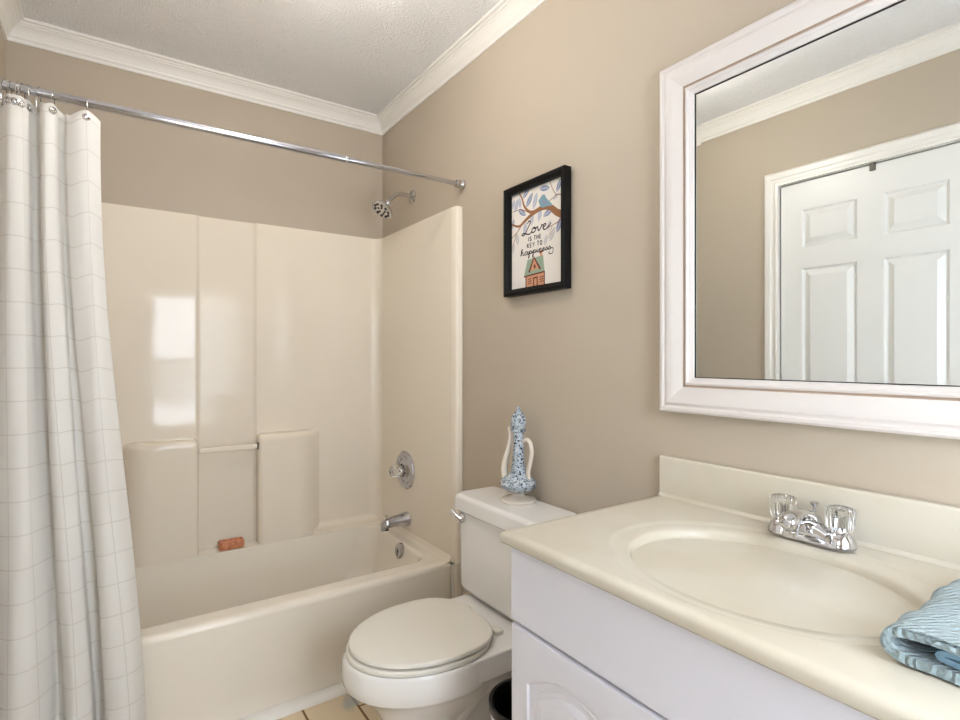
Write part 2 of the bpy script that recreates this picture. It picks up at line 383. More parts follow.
for a, b in (((DY0-.012, 0), (DY0-.001, DZ)), ((DY1+.001, 0), (DY1+.012, DZ)), ((DY0-.012, DZ), (DY1+.012, DZ+.012))): box(bm, (XL-.09, a[0], a[1]), (XL, b[0], b[1]))
box(bm, (XL-.095, DY0-.012, 0), (XL-.09, DY1+.012, DZ+.012))
obj('door_jamb', bm, M['trim'], door)
bm = B(); lathe(bm, (XL-.004, DY0+.06, .95), (1, 0, 0), [(.026, 0), (.026, .006), (.011, .010), (.011, .032), (.024, .040), (.027, .052), (.020, .064), (.004, .067)])
obj('door_knob', bm, M['satin'], door)
bm = B(); box(bm, (XL-.010, -1.731, DZ-.032), (XL+.0005, -1.709, DZ+.004), .002)
tag(obj('over_door_hook', bm, M['pewter'], base=(XL, -1.72, DZ)), 'small grey metal hook over the top edge of the white door, seen in the mirror', 'hook')

# ------------------------------------------------------------------ tub and moulded surround
RIM = 0.355
tubt = thing('bathtub', 'almond one piece tub and shower surround with moulded shelves along the far wall', 'bathtub', (-.76, -.4, 0))
TX0, TX1 = XL+.004, -.0315
def tr(x0, x1, y0, y1, r, z): return rrect(x0, x1, y0, y1, r, z)
bm = B()
loft(bm, [tr(TX0, TX1, -.776, -.006, .012, .001), tr(TX0, TX1, -.774, -.006, .012, .05), tr(TX0, TX1, -.762, -.006, .014, .085), tr(TX0, TX1, -.768, -.006, .014, .30),
          tr(TX0, TX1, -.770, -.006, .016, RIM-.022), tr(TX0, TX1, -.766, -.008, .016, RIM-.008), tr(TX0+.006, TX1-.004, -.755, -.012, .016, RIM-.001), tr(TX0+.02, TX1-.02, -.74, -.03, .03, RIM),
          tr(-1.44, -.088, -.690, -.104, .09, RIM-.001), tr(-1.43, -.096, -.682, -.104, .09, RIM-.006), tr(-1.42, -.102, -.674, -.1042, .09, RIM-.02), tr(-1.39, -.135, -.655, -.107, .10, .18),
          tr(-1.35, -.165, -.64, -.118, .11, .095), tr(-1.30, -.21, -.61, -.15, .11, .062), tr(-1.20, -.28, -.55, -.22, .10, .055)])
obj('tub', bm, M['tub'], tubt, angle=50)
# wall panels: one continuous moulded shell with rounded corners and a sunk centre column
def fillet(poly, n=6):
    o = []
    for i, (x, y, r) in enumerate(poly):
        if r <= 0: o.append((x, y)); continue
        p = Vector((x, y)); a = Vector(poly[i-1][:2])-p; b = Vector(poly[(i+1) % len(poly)][:2])-p
        a.normalize(); b.normalize(); p0 = p+a*r; p1 = p+b*r
        for k in range(n+1):
            t = k/n; q = p0*(1-t)**2+p*2*t*(1-t)+p1*t*t; o.append((q.x, q.y))
    return o
plan = fillet([(-.003, -.80, 0), (-.030, -.80, .010), (-.036, -.768, .006), (-.034, -.034, .05), (-.642, -.034, .004), (-.656, -.022, .006), (-.878, -.022, .006), (-.892, -.034, .004), (XL+.034, -.034, .05), (XL+.034, -.77, .006), (XL+.03, -.80, .010), (XL+.003, -.80, 0), (XL+.003, -.003, 0), (-.003, -.003, 0)])
STOP = 1.824
bm = B()
loft(bm, [[(x, y, RIM+.0005) for x, y in plan], [(x, y, STOP-.006) for x, y in plan], [(x-.0*0+(-.0), y, STOP) for x, y in plan]])
obj('surround_wall', bm, M['surround'], tubt, angle=40)
bm = B(); box(bm, (-.037, -.7775, .001), (-.024, -.765, RIM-.010), .002); obj('apron_flange', bm, M['liner'], tubt)
bm = B(); box(bm, (-.0305, -.798, .001), (-.003, -.7765, RIM), .004); obj('side_flange', bm, M['surround'], tubt)
bm = B()
lz = fillet([(-1.160, -.034, 0), (-1.120, -.104, .075), (-.889, -.104, .025), (-.889, -.034, 0)])
def block(bm, poly, z0, z1, e=.03):
    cx = sum(p[0] for p in poly)/len(poly)
    hw = max(abs(p[0]-cx) for p in poly)
    R = lambda d, z: [(cx+(p[0]-cx)*(1-d*.8/hw), -.034+(p[1]+.034)*(1-d/.070), z) for p in poly]
    loft(bm, [R(0, z0), R(0, z1-e), R(.002, z1-.017), R(.006, z1-.008), R(.013, z1-.002), R(.022, z1), R(.055, z1+.003)])
block(bm, lz, RIM, .850); obj('shelf_block', bm, M['surround'], tubt, angle=50)
bm = B(); rz = fillet([(-.647, -.034, 0), (-.647, -.104, .025), (-.445, -.104, .075), (-.352, -.034, 0)]); block(bm, rz, RIM, .850); obj('shelf_block', bm, M['surround'], tubt, angle=50)
# sloped coves running along the back deck
bm = B(); prism(bm, [(-.034, RIM), (-.100, RIM), (-.097, RIM+.005), (-.060, RIM+.009), (-.044, RIM+.014), (-.037, RIM+.024), (-.034, RIM+.036)], 'x', -.400, -.036); obj('back_ledge', bm, M['surround'], tubt, angle=50)
bm = B(); prism(bm, [(-.034, RIM), (-.100, RIM), (-.097, RIM+.005), (-.060, RIM+.009), (-.044, RIM+.014), (-.037, RIM+.024), (-.034, RIM+.036)], 'x', XL+.036, -1.146); obj('back_ledge', bm, M['surround'], tubt, angle=50)
bm = B(); prism(bm, [(-.030, RIM+.0004), (-.060, RIM+.0004), (-.050, RIM+.004), (-.041, RIM+.012), (-.036, RIM+.024), (-.030, RIM+.026)], 'y', -.765, -.05); obj('end_cove', bm, M['surround'], tubt, angle=60)
bm = B(); box(bm, (-.887, -.092, .790), (-.649, -.078, .812), .003); obj('washcloth_bar', bm, M['acrylic'] if False else M['surround'], tubt)
bm = B(); box(bm, (-.6525, -.0945, .786), (-.6475, -.0755, .816), .001); obj('bar_socket', bm, M['dark'], tubt)
# overflow plate on the sloped end of the tub
bm = B(); lathe(bm, (-.108, -.430, .318), (-1, 0, .2), [(.036, -.004), (.036, .004), (.030, .009), (.010, .011), (.010, .008), (.002, .008)]); ov = obj('overflow_plate', bm, M['rod'], tubt)
bm = B(); box(bm, (-.127, -.434, .295), (-.118, -.426, .325), .002); obj('trip_lever', bm, M['satin'], ov)

# soap
bm = B()
def sr(i, z): return rrect(-.808+i, -.708-i, -.098+i, -.048-i, .006, z, 4)
loft(bm, [sr(.004, RIM+.0005), sr(0, RIM+.004), sr(-.001, RIM+.030), sr(.002, RIM+.036), sr(.006, RIM+.036), sr(.010, RIM+.028), sr(.018, RIM+.026)])
tag(obj('soap_bar', bm, M['soap'], base=(-.758, -.068, RIM)), 'amber brown bar of soap on the tub ledge in the sunk centre column', 'soap')

# ------------------------------------------------------------------ bath fittings
v = thing('shower_valve', 'round chrome shower valve plate with clear knob above the tub spout', 'faucet', (-.034, -.348, .664))
bm = B(); lathe(bm, (-.034, -.348, .664), (-1, 0, 0), [(.090, 0), (.091, .005), (.086, .012), (.072, .016), (.066, .012), (.060, .009), (.050, .012), (.044, .019), (.032, .022), (.028, .014)], 48); obj('escutcheon', bm, M['rod'], v)
bm = B(); lathe(bm, (-.05, -.348, .664), (-1, 0, 0), [(.026, -.006), (.024, .010), (.016, .014), (.013, .024)], 24); obj('stem', bm, M['satin'], v)
bm = B(); o = Vector((-.070, -.348, .664))
def star(r, h, k=8, amp=.10): return [(o.x-h, o.y+r*(1+amp*math.cos(k*a))*math.cos(a), o.z+r*(1+amp*math.cos(k*a))*math.sin(a)) for a in [2*PI*i/64 for i in range(64)]]
loft(bm, [star(.018, 0), star(.026, .006), star(.029, .016), star(.028, .034), star(.023, .042), star(.010, .044)]); obj('knob', bm, M['acrylic'], v)
t = thing('tub_spout', 'chrome tub spout below the clear shower knob', 'spout', (-.034, -.372, .435))
bm = B()
def sp(x, zc, ry, rz): return [(x, -.372+ry*math.cos(2*PI*k/24), zc+rz*math.sin(2*PI*k/24)) for k in range(24)]
loft(bm, [sp(-.036, .437, .033, .033), sp(-.044, .437, .034, .034), sp(-.075, .437, .030, .029), sp(-.11, .436, .027, .025), sp(-.14, .433, .026, .024), sp(-.155, .428, .025, .025), sp(-.166, .420, .020, .022), sp(-.170, .414, .012, .014)])
obj('spout_body', bm, M['rod'], t)
bm = B(); lathe(bm, (-.148, -.372, .452), (0, 0, 1), [(.003, 0), (.003, .012), (.008, .015), (.008, .019), (.003, .021)], 16); obj('diverter_knob', bm, M['chrome'], t)
bm = B(); lathe(bm, (-.150, -.372, .4085), (0, 0, -1), [(.014, 0), (.014, .006), (.010, .006), (.010, .001)], 20); obj('outlet', bm, M['gap'], t)
s = thing('shower_fixture', 'chrome shower head on a bent arm high on the right wall', 'shower head', (0, -.350, 1.976))
bm = B(); lathe(bm, (-.001, -.350, 1.976), (-1, 0, 0), [(.034, 0), (.034, .003), (.029, .008), (.016, .013), (.013, .013)], 32); obj('wall_flange', bm, M['satin'], s)
arm = spline([(-.010, -.350, 1.976), (-.04, -.350, 1.980), (-.075, -.350, 1.976), (-.105, -.350, 1.956), (-.128, -.350, 1.928)], 8)
bm = B(); tube(bm, arm, .0105, 14); obj('shower_arm', bm, M['satin'], s)
bm = B(); ax = Vector((-.62, -.06, -.78)).normalized(); q = Vector((-.122, -.350, 1.936))
lathe(bm, q, ax, [(.010, 0), (.013, .004), (.014, .014), (.011, .018), (.016, .024), (.034, .038), (.048, .048), (.053, .056), (.053, .064)], 36, cap1=False); hd = obj('head', bm, M['chrome'], s)
bm = B(); lathe(bm, q+ax*.0635, ax, [(.0525, 0), (.046, .003), (.030, .001), (.022, .003), (.012, .002)], 36); fc = obj('spray_face', bm, M['satin'], hd)
a_, b_ = frame_of(ax); bm = B()
for k in range(10):
    c = q+ax*.064+(a_*math.cos(k*PI/5)+b_*math.sin(k*PI/5))*.037
    tube(bm, [c, c+ax*.0045], .0065, 8)
for k in range(5):
    c = q+ax*.064+(a_*math.cos(k*PI/2.5)+b_*math.sin(k*PI/2.5))*.018
    tube(bm, [c, c+ax*.0045], .0050, 8)
obj('nozzles', bm, M['dark'], hd)

# ------------------------------------------------------------------ rod, rings, curtain
RY, RZ = -.802, 1.914
rod = thing('curtain_rod', 'chrome tension rod across the tub opening', 'curtain rod', (-.76, RY, RZ))
bm = B(); tube(bm, [(XL+.002, RY, RZ), (-.50, RY, RZ)], .0125, 24); obj('outer_tube', bm, M['rod'], rod)
bm = B(); tube(bm, [(-.50, RY, RZ), (-.02, RY, RZ)], .0100, 24); obj('inner_tube', bm, M['rod'], rod)
bm = B(); lathe(bm, (-.505, RY, RZ), (1, 0, 0), [(.0128, 0), (.0138, .002), (.0138, .010), (.0105, .013)], 24); obj('collar', bm, M['chrome'], rod)
for sx_, x in ((-1, -.001), (1, XL+.001)):
    bm = B(); lathe(bm, (x, RY, RZ), (sx_, 0, 0), [(.019, 0), (.019, .006), (.0165, .008), (.018, .011), (.0165, .014), (.018, .017), (.0165, .020), (.017, .034), (.0135, .036)], 28); obj('end_cap', bm, M['satin'], rod)

PB = [(-1.112, -.828), (-1.138, -.866), (-1.178, -.872), (-1.206, -.846), (-1.192, -.810), (-1.226, -.801), (-1.236, -.842), (-1.272, -.868), (-1.292, -.852), (-1.300, -.818), (-1.316, -.806), (-1.330, -.834), (-1.36, -.880), (-1.40, -.888), (-1.432, -.862), (-1.444, -.816), (-1.460, -.806), (-1.478, -.842), (-1.506, -.862)]
PT = [(-1.222, -.806), (-1.245, -.824), (-1.27, -.828), (-1.296, -.812), (-1.302, -.790), (-1.315, -.792), (-1.325, -.822), (-1.345, -.828), (-1.356, -.804), (-1.358, -.782), (-1.370, -.786), (-1.380, -.812), (-1.395, -.830), (-1.415, -.830), (-1.430, -.804), (-1.440, -.786), (-1.455, -.792), (-1.475, -.820), (-1.506, -.822)]
sb = spline([(x, y, 0) for x, y in PB], 9); st = spline([(x, y, 0) for x, y in PT], 9)
RX = [-1.252, -1.327, -1.358, -1.378, -1.392, -1.404, -1.416, -1.428, -1.452, -1.478]
NV = 90; ZB = 0.055; ZT = 1.885
bm = B(); grid = []
arc = [0.0]
for i in range(1, len(sb)): arc.append(arc[-1]+(sb[i]-sb[i-1]).length)
for i in range(len(sb)):
    colm = []
    x_top = st[i].x
    dn = min(abs(x_top-r) for r in RX)
    sag = 0.020*min(1.0, dn/.035)**1.4
    for j in range(NV+1):
        t_ = j/NV
        q_ = t_**0.85; e = q_*q_*(3-2*q_)
        p_ = sb[i]*(1-e)+st[i]*e
        w = .006*math.sin(5.0*t_+i*.21)*math.sin(PI*t_)
        z = ZB+(ZT-ZB-sag)*t_
        colm.append(bm.verts.new((p_.x+w*.7, p_.y+w*.5*(1 if t_ > .3 else .3), z)))
    grid.append(colm)
uvl = bm.loops.layers.uv.new('cloth'); uvs = {}
for i in range(len(sb)):
    for j in range(NV+1): uvs[grid[i][j]] = (arc[i]*1.15+.02, j/NV*(ZT-ZB))
for i in range(len(sb)-1):
    for j in range(NV):
        f = bm.faces.new((grid[i][j], grid[i+1][j], grid[i+1][j+1], grid[i][j+1]))
        for lp in f.loops: lp[uvl].uv = uvs[lp.vert]
cur = thing('shower_curtain', 'white shower curtain with a pale grey woven grid, bunched at the left of the tub', 'curtain', (-1.36, -.83, ZB))
cl = obj('cloth_panel', bm, M['cloth'], cur, angle=180)
sol = cl.modifiers.new('thickness', 'SOLIDIFY'); sol.thickness = .0012; sol.offset = 0
ringspots = []
for k, x in enumerate(RX):
    i = min(range(len(st)), key=lambda q: abs(st[q].x-x)+max(0, st[q].y+.80)*3)
    c = Vector((st[i].x, st[i].y, 1.866))
    nr = Vector((st[min(i+2, len(st)-1)].x-st[max(i-2, 0)].x, st[min(i+2, len(st)-1)].y-st[max(i-2, 0)].y, 0)).normalized()
    nn = Vector((-nr.y, nr.x, 0));  nn = nn if nn.y < 0 else -nn
    bm = B(); lathe(bm, c-nn*.0015, nn, [(.0095, 0), (.0105, .002), (.0095, .0045), (.0065, .0050), (.0055, .003), (.004, .0055), (.001, .0065)], 20, cap0=True); obj('grommet', bm, M['satin'], cur)
    ringspots.append(c)
ring0 = None
ringnames = ['farthest right, alone on the rod', 'second from the right', 'third from the right', 'fourth from the right', 'fifth from the right', 'sixth from the right', 'seventh from the right', 'eighth from the right', 'next to last at the left end', 'last at the left end']
for k, x in enumerate(RX):
    if ring0 is None:
        bm = B(); tube(bm, [(x, RY+.0195*math.cos(a), RZ-.0185+.0345*math.sin(a)) for a in [2*PI*q/28 for q in range(28)]], .0014, 8, closed=True)
        ring0 = r_ = obj('curtain_ring', bm, M['satin'], base=(x, RY, RZ))
    else:
        r_ = ring0.copy(); COL.objects.link(r_); r_.location = (x, RY, RZ)
        r_.rotation_euler = (0, 0, math.radians(random.uniform(-14, 14)))
    tag(r_, 'thin metal curtain ring on the rod, '+ringnames[k], 'curtain ring', 'curtain rings on the shower rod')

# ------------------------------------------------------------------ toilet
TY = -1.258
to = thing('toilet', 'white two piece toilet with closed lid between the tub and the vanity', 'toilet', (-.36, TY, 0))
def egg(xf, xb, hw, z, xm=None, n=40, pw=2.0):
    xm = xm if xm is not None else xb-(xb-xf)*.42
    o = []
    for k in range(n):
        a = 2*PI*k/n; c, s_ = math.cos(a), math.sin(a)
        e = 2.0/pw if c > 0 else 1.0
        cx = math.copysign(abs(c)**e, c); sy = math.copysign(abs(s_)**e, s_)
        o.append((xm+(xb-xm)*cx if c > 0 else xm+(xm-xf)*cx, TY+hw*sy, z*.975))
    return o
bm = B()
loft(bm, [egg(-.590, -.13, .120, .001, pw=3), egg(-.590, -.13, .120, .018, pw=3), egg(-.578, -.13, .110, .030, pw=3), egg(-.562, -.14, .098, .07, pw=3), egg(-.555, -.15, .096, .13, pw=3), egg(-.565, -.17, .106, .18, pw=2.6), egg(-.590, -.19, .128, .225, pw=2.3),
          egg(-.622, -.21, .154, .260), egg(-.648, -.22, .176, .284), egg(-.664, -.22, .188, .296), egg(-.672, -.22, .193, .304), egg(-.676, -.22, .195, .330), egg(-.672, -.22, .1935, .366), egg(-.664, -.225, .187, .376)])
# deck under the tank
def dk(i, z): return rrect(-.455+i, -.03-i, TY-.187+i, TY+.187-i, .035, z*.975, 6)
loft(bm, [dk(.03, .296), dk(.006, .303), dk(0, .312), dk(0, .369), dk(.006, .376)])
# trapway bulges on both flanks
for s_ in (-1, 1):
    tube(bm, spline([(-.38, TY+s_*.060, .12), (-.33, TY+s_*.075, .205), (-.26, TY+s_*.080, .235), (-.19, TY+s_*.072, .18), (-.175, TY+s_*.062, .08), (-.17, TY+s_*.06, .02)], 6), [.02, .03, .035, .04, .042, .045]+[.045]*25, 16)
obj('bowl', bm, M['china'], to, angle=50)
bm = B(); loft(bm, [egg(-.656, -.255, .178, .3768, pw=2.6), egg(-.662, -.250, .185, .379, pw=2.6), egg(-.662, -.250, .185, .389, pw=2.6), egg(-.657, -.255, .181, .3925, pw=2.6)]); obj('seat', bm, M['seat'], to, angle=60)
bm = B(); loft(bm, [egg(-.648, -.252, .175, .3955, pw=2.8), egg(-.655, -.247, .182, .398, pw=2.8), egg(-.655, -.247, .182, .407, pw=2.8), egg(-.651, -.251, .178, .4100, pw=2.8), egg(-.57, -.29, .12, .4108, pw=2.8)]); obj('lid', bm, M['seat'], to, angle=60)
for s_ in (-1, 1):
    bm = B(); box(bm, (-.248, TY+s_*.090-.024, .366), (-.220, TY+s_*.090+.020, .380), .005); hg = obj('hinge', bm, M['seat'], to)
    bm = B(); box(bm, (-.2185, TY+s_*.090-.012, .366), (-.2125, TY+s_*.090+.012, .372), .001); obj('hinge_pin', bm, M['satin'], hg)
def tk(i, z, y0=-1.487, y1=-1.036, x0=-.180): return rrect(x0+i, -.020, y0+i, y1-i, .03, z, 6)
bm = B(); loft(bm, [tk(.022, .380), tk(.010, .385), tk(.004, .400), tk(.003, .55), tk(.0, .660)]); obj('tank', bm, M['china'], to, angle=50)
def tl(i, z): return rrect(-.192+i, -.010-i*.4, -1.500+i, -1.026-i, .025, z, 6)
bm = B(); loft(bm, [tl(.008, .6605), tl(0, .666), tl(0, .706), tl(.005, .716), tl(.016, .7215)]); obj('tank_lid', bm, M['china'], to, angle=50)
bm = B(); lathe(bm, (-.1805, -1.078, .640), (-1, 0, 0), [(.018, 0), (.018, .005), (.013, .011), (.008, .018)], 24)
tube(bm, [(-.192, -1.088, .636), (-.200, -1.072, .644), (-.203, -1.060, .652), (-.205, -1.047, .659)], [.011, .0100, .0090, .0115], 12); obj('flush_lever', bm, M['chrome'], to)

# waste bin tucked beside the vanity
bn = thing('waste_bin', 'small white waste bin with a black liner, between the toilet and the vanity', 'waste bin', (-.302, -1.582, 0))
bc = (-.302, -1.582)
bm = B(); lathe(bm, (bc[0], bc[1], .001), (0, 0, 1), [(.078, 0), (.082, .008), (.094, .268), (.098, .274), (.098, .286), (.094, .286), (.091, .268), (.076, .012)], 40, cap1=True); obj('bin_body', bm, M['cabinet'], bn)
bm = B(); lathe(bm, (bc[0], bc[1], .02), (0, 0, 1), [(.072, 0), (.088, .250), (.0900, .281), (.0935, .2895), (.1015, .2895), (.1015, .272)], 40, cap0=True, cap1=False); obj('bin_liner', bm, M['dark'], bn)

# ------------------------------------------------------------------ decanter on the tank
VX, VY, VZ = -.074, -1.258, .7222
KV = 1.14
e = thing('decanter', 'slim blue speckled ceramic decanter with cream handle and spout on the toilet tank', 'decanter', (VX, VY, VZ))
bm = B(); lathe(bm, (VX, VY, VZ+0*KV), (0, 0, 1), [(r*KV, h*KV) for r, h in [(.052, 0), (.053, .004), (.050, .008), (.030, .012), (.017, .018), (.016, .026)]], 40); obj('foot', bm, M['glaze'], e)
bm = B(); lathe(bm, (VX, VY, VZ+.024*KV), (0, 0, 1), [(r*KV, h*KV) for r, h in [(.016, 0), (.034, .007), (.049, .016), (.055, .027), (.052, .036), (.041, .045), (.029, .053), (.0215, .065), (.0185, .085), (.0165, .12), (.0150, .155), (.0155, .178), (.0230, .181), (.0230, .187), (.018, .190)]], 40); obj('body', bm, M['speckle'], e)
bm = B(); lathe(bm, (VX, VY, VZ+.2125*KV), (0, 0, 1), [(r*KV, h*KV) for r, h in [(.0185, 0), (.0220, .008), (.0232, .020), (.0205, .034), (.015, .044), (.009, .049), (.0055, .051), (.0068, .056), (.0062, .061), (.003, .064)]], 32); obj('stopper', bm, M['speckle'], e)
dirv = Vector((-.30, .95, 0)).normalized()
def off(d, s_, h): return Vector((VX, VY, VZ))+(dirv*d*s_+Vector((0, 0, h)))*KV
bm = B(); tube(bm, spline([off(.046, 1, .058), off(.052, 1, .085), off(.046, 1, .12), off(.034, 1, .155), off(.0285, 1, .19), off(.035, 1, .214)], 7), [.0115]*8+[.0115-.00028*k for k in range(28)], 14); obj('spout', bm, M['glaze'], e)
bm = B(); tube(bm, spline([off(.018, -1, .176), off(.030, -1, .182), off(.042, -1, .170), off(.046, -1, .145), off(.040, -1, .115), off(.034, -1, .09), off(.035, -1, .07), off(.040, -1, .055)], 7), (.0072), 12); obj('handle', bm, M['glaze'], e)

# ------------------------------------------------------------------ framed print
PY0, PY1, PZ0, PZ1 = -1.435, -1.120, 1.419, 1.803
pc = thing('framed_print', 'black framed print of a bird, branch and little house above the toilet', 'picture', (0, (PY0+PY1)/2, PZ0))
def rect(i, x): return [(x, PY1-i, PZ0+i), (x, PY0+i, PZ0+i), (x, PY0+i, PZ1-i), (x, PY1-i, PZ1-i)]
bm = B(); loft(bm, [rect(.002, -.001), rect(0, -.004), rect(0, -.032), rect(.003, -.035), rect(.012, -.035), rect(.014, -.031), rect(.018, -.031), rect(.020, -.027), rect(.0235, -.026), rect(.0245, -.012), rect(.0245, -.001)], False, False); obj('frame', bm, M['black'], pc, angle=25)
# printed sheet: paper with a flat printed design (one mesh)
pw, ph = PY1-PY0-.046, PZ1-PZ0-.046; px = -.0125; ASP = pw/ph
inks = [mat('print_paper', lin(232, 226, 218), .7), mat('ink_branch', lin(150, 102, 66), .7), mat('ink_bird', lin(124, 158, 168), .7), mat('ink_leaf_blue', lin(134, 146, 174), .7), mat('ink_leaf_pale', lin(176, 182, 198), .7),
        mat('ink_black', lin(44, 38, 40), .7), mat('ink_roof', lin(150, 168, 146), .7), mat('ink_house', lin(206, 150, 116), .7), mat('ink_brown', lin(108, 48, 36), .7), mat('ink_grey', lin(196, 192, 192), .7)]
bm = B(); layer = [0]
def W(s_, t_, d=0.0): return (px-.0004-d, PY1-.023-s_*pw, PZ1-.023-t_*ph)
def poly(pts, mi):
    layer[0] += 1; d = layer[0]*2e-6+.0001
    f = bm.faces.new([bm.verts.new(W(a, b, d)) for a, b in pts]); f.material_index = mi
def stroke(pts, w, mi, smooth=True, w1=None):
    P = [Vector((a, b/ASP, 0)) for a, b in pts]
    if smooth: P = spline(P, 7)
    layer[0] += 1; d = layer[0]*2e-6+.0001; prevp = None; N = len(P)
    for i, q in enumerate(P):
        dd = P[min(i+1, N-1)]-P[max(i-1, 0)]; nr = Vector((-dd.y, dd.x, 0)); nr = nr.normalized() if nr.length > 1e-9 else Vector((1, 0, 0))
        ww = w if w1 is None else w+(w1-w)*i/(N-1)
        a = q+nr*ww/2; b = q-nr*ww/2
        va = bm.verts.new(W(a.x, a.y*ASP, d)); vb = bm.verts.new(W(b.x, b.y*ASP, d))
        if prevp: bm.faces.new((prevp[0], va, vb, prevp[1])).material_index = mi
        prevp = (va, vb)
def leaf(s_, t_, ang, L, mi):
    L *= 1.22
    A = math.radians(ang); ca, sa = math.cos(A), math.sin(A); o = []
    for u, w in ((-1, 0), (-.6, .32), (-.1, .46), (.5, .34), (1, 0), (.5, -.34), (-.1, -.46), (-.6, -.32)):
        x = u*L/2; y = w*L*.85/2; o.append((s_+x*ca-y*sa, t_-(x*sa+y*ca)*ASP))
    poly(o, mi)
    L *= .8
    stroke([(s_-L*.5*ca, t_+L*.5*sa*ASP), (s_+L*.42*ca, t_-L*.42*sa*ASP)], .006, 0, False)
bm.faces.new([bm.verts.new(W(a, b)) for a, b in ((-.004, -.004), (1.004, -.004), (1.004, 1.004), (-.004, 1.004))]).material_index = 0
for a in ((.10, .12, 70, .15, 4), (.03, .10, 60, .12, 4), (.17, .10, 100, .13, 4), (.37, .11, 50, .17, 3), (.30, .03, 35, .14, 3), (.22, .21, -35, .16, 3), (.48, .14, 70, .17, 4), (.66, .05, -10, .16, 3), (.92, .07, 60, .15, 3),
          (.42, .31, 80, .14, 4), (.57, .29, 75, .15, 4), (.73, .295, 20, .17, 3), (.93, .44, 62, .19, 3), (.28, .38, 75, .14, 4), (.12, .47, 100, .15, 9), (.04, .56, 80, .12, 9), (.80, .52, 60, .16, 9), (.68, .56, 70, .12, 9), (.74, .43, 70, .12, 9), (.03, .30, 70, .11, 3), (.86, .17, 30, .1, 4)): leaf(*a)
stroke([(1.0, .37), (.88, .325), (.76, .255), (.62, .235), (.46, .255), (.30, .30), (.16, .345), (.0, .30)], .095, 1, w1=.022)
stroke([(.50, .245), (.38, .235), (.27, .16), (.22, .07), (.16, .0)], .045, 1, w1=.018)
stroke([(.24, .32), (.12, .40), (.0, .45)], .018, 1, w1=.008); stroke([(.10, .42), (.05, .50), (.0, .56)], .012, 1, w1=.006)
stroke([(1, .18), (.88, .16), (.72, .20)], .014, 1, w1=.008); stroke([(.87, .16), (.80, .08), (.76, .0)], .012, 1, w1=.006)
stroke([(1, .40), (.84, .43), (.68, .45)], .014, 1, w1=.006); stroke([(.36, .235), (.2, .18), (.0, .17)], .014, 1, w1=.006)
stroke([(.80, .44), (.76, .50), (.72, .55)], .010, 1, w1=.005)
poly([(.54, .155), (.585, .125), (.625, .105), (.665, .115), (.685, .145), (.72, .175), (.79, .225), (.80, .245), (.70, .235), (.62, .235), (.575, .215), (.56, .18)], 2)
poly([(.60, .16), (.66, .165), (.74, .215), (.68, .215), (.62, .20)], 3)
# lettering
def text_strokes(strokes, ox, oy, sx2, sy2, w, shear=0.0, smooth=True):
    for s_ in strokes: stroke([(ox+(a+shear*(1-b))*sx2, oy+b*sy2) for a, b in s_], w, 5, smooth)
C = {'I': [[(.3, 0), (.3, 1)]], 'S': [[(.58, .12), (.3, 0), (.06, .2), (.3, .48), (.58, .75), (.3, 1), (.02, .86)]], 'T': [[(0, 0), (.64, 0)], [(.32, 0), (.32, 1)]], 'H': [[(.05, 0), (.05, 1)], [(.6, 0), (.6, 1)], [(.05, .5), (.6, .5)]],
     'E': [[(.55, 0), (.05, 0), (.05, 1), (.55, 1)], [(.05, .5), (.48, .5)]], 'K': [[(.05, 0), (.05, 1)], [(.58, 0), (.05, .55)], [(.22, .42), (.6, 1)]], 'Y': [[(0, 0), (.3, .48), (.6, 0)], [(.3, .48), (.3, 1)]],
     'O': [[(.32, 0), (.06, .2), (.02, .5), (.1, .85), (.34, 1), (.58, .82), (.64, .5), (.58, .15), (.32, 0)]]}
def caps(txt, cx, oy, h, w):
    cw = h/ASP*.80; gap = cw*.30; tot = sum((.45 if c == ' ' else (.6 if c == 'I' else 1))*cw for c in txt)+gap*(len(txt)-1); x = cx-tot/2
    for c in txt:
        if c != ' ': text_strokes(C[c], x+(0 if c != 'I' else 0), oy, cw*1.3, h, w, smooth=c in 'SO')
        x += (.45 if c == ' ' else (.6 if c == 'I' else 1))*cw+gap
caps('IS THE', .47, .488, .040, .013); caps('KEY TO', .47, .552, .042, .013)
# cursive: Love
text_strokes([[(.30, .16), (.36, .02), (.46, .0), (.44, .22), (.30, .55), (.18, .85), (.05, .97), (-.04, .88), (.06, .80), (.22, .90), (.42, .98), (.56, .84)],
              [(.66, .58), (.56, .74), (.60, .92), (.72, .90), (.80, .72), (.72, .58), (.66, .60), (.78, .68), (.90, .58)],
              [(.90, .58), (.96, .92), (1.10, .72), (1.14, .56), (1.22, .62)],
              [(1.20, .80), (1.36, .66), (1.34, .54), (1.24, .62), (1.22, .86), (1.34, .96), (1.54, .78), (1.66, .60)]], .23, .325, .33, .135, .017)
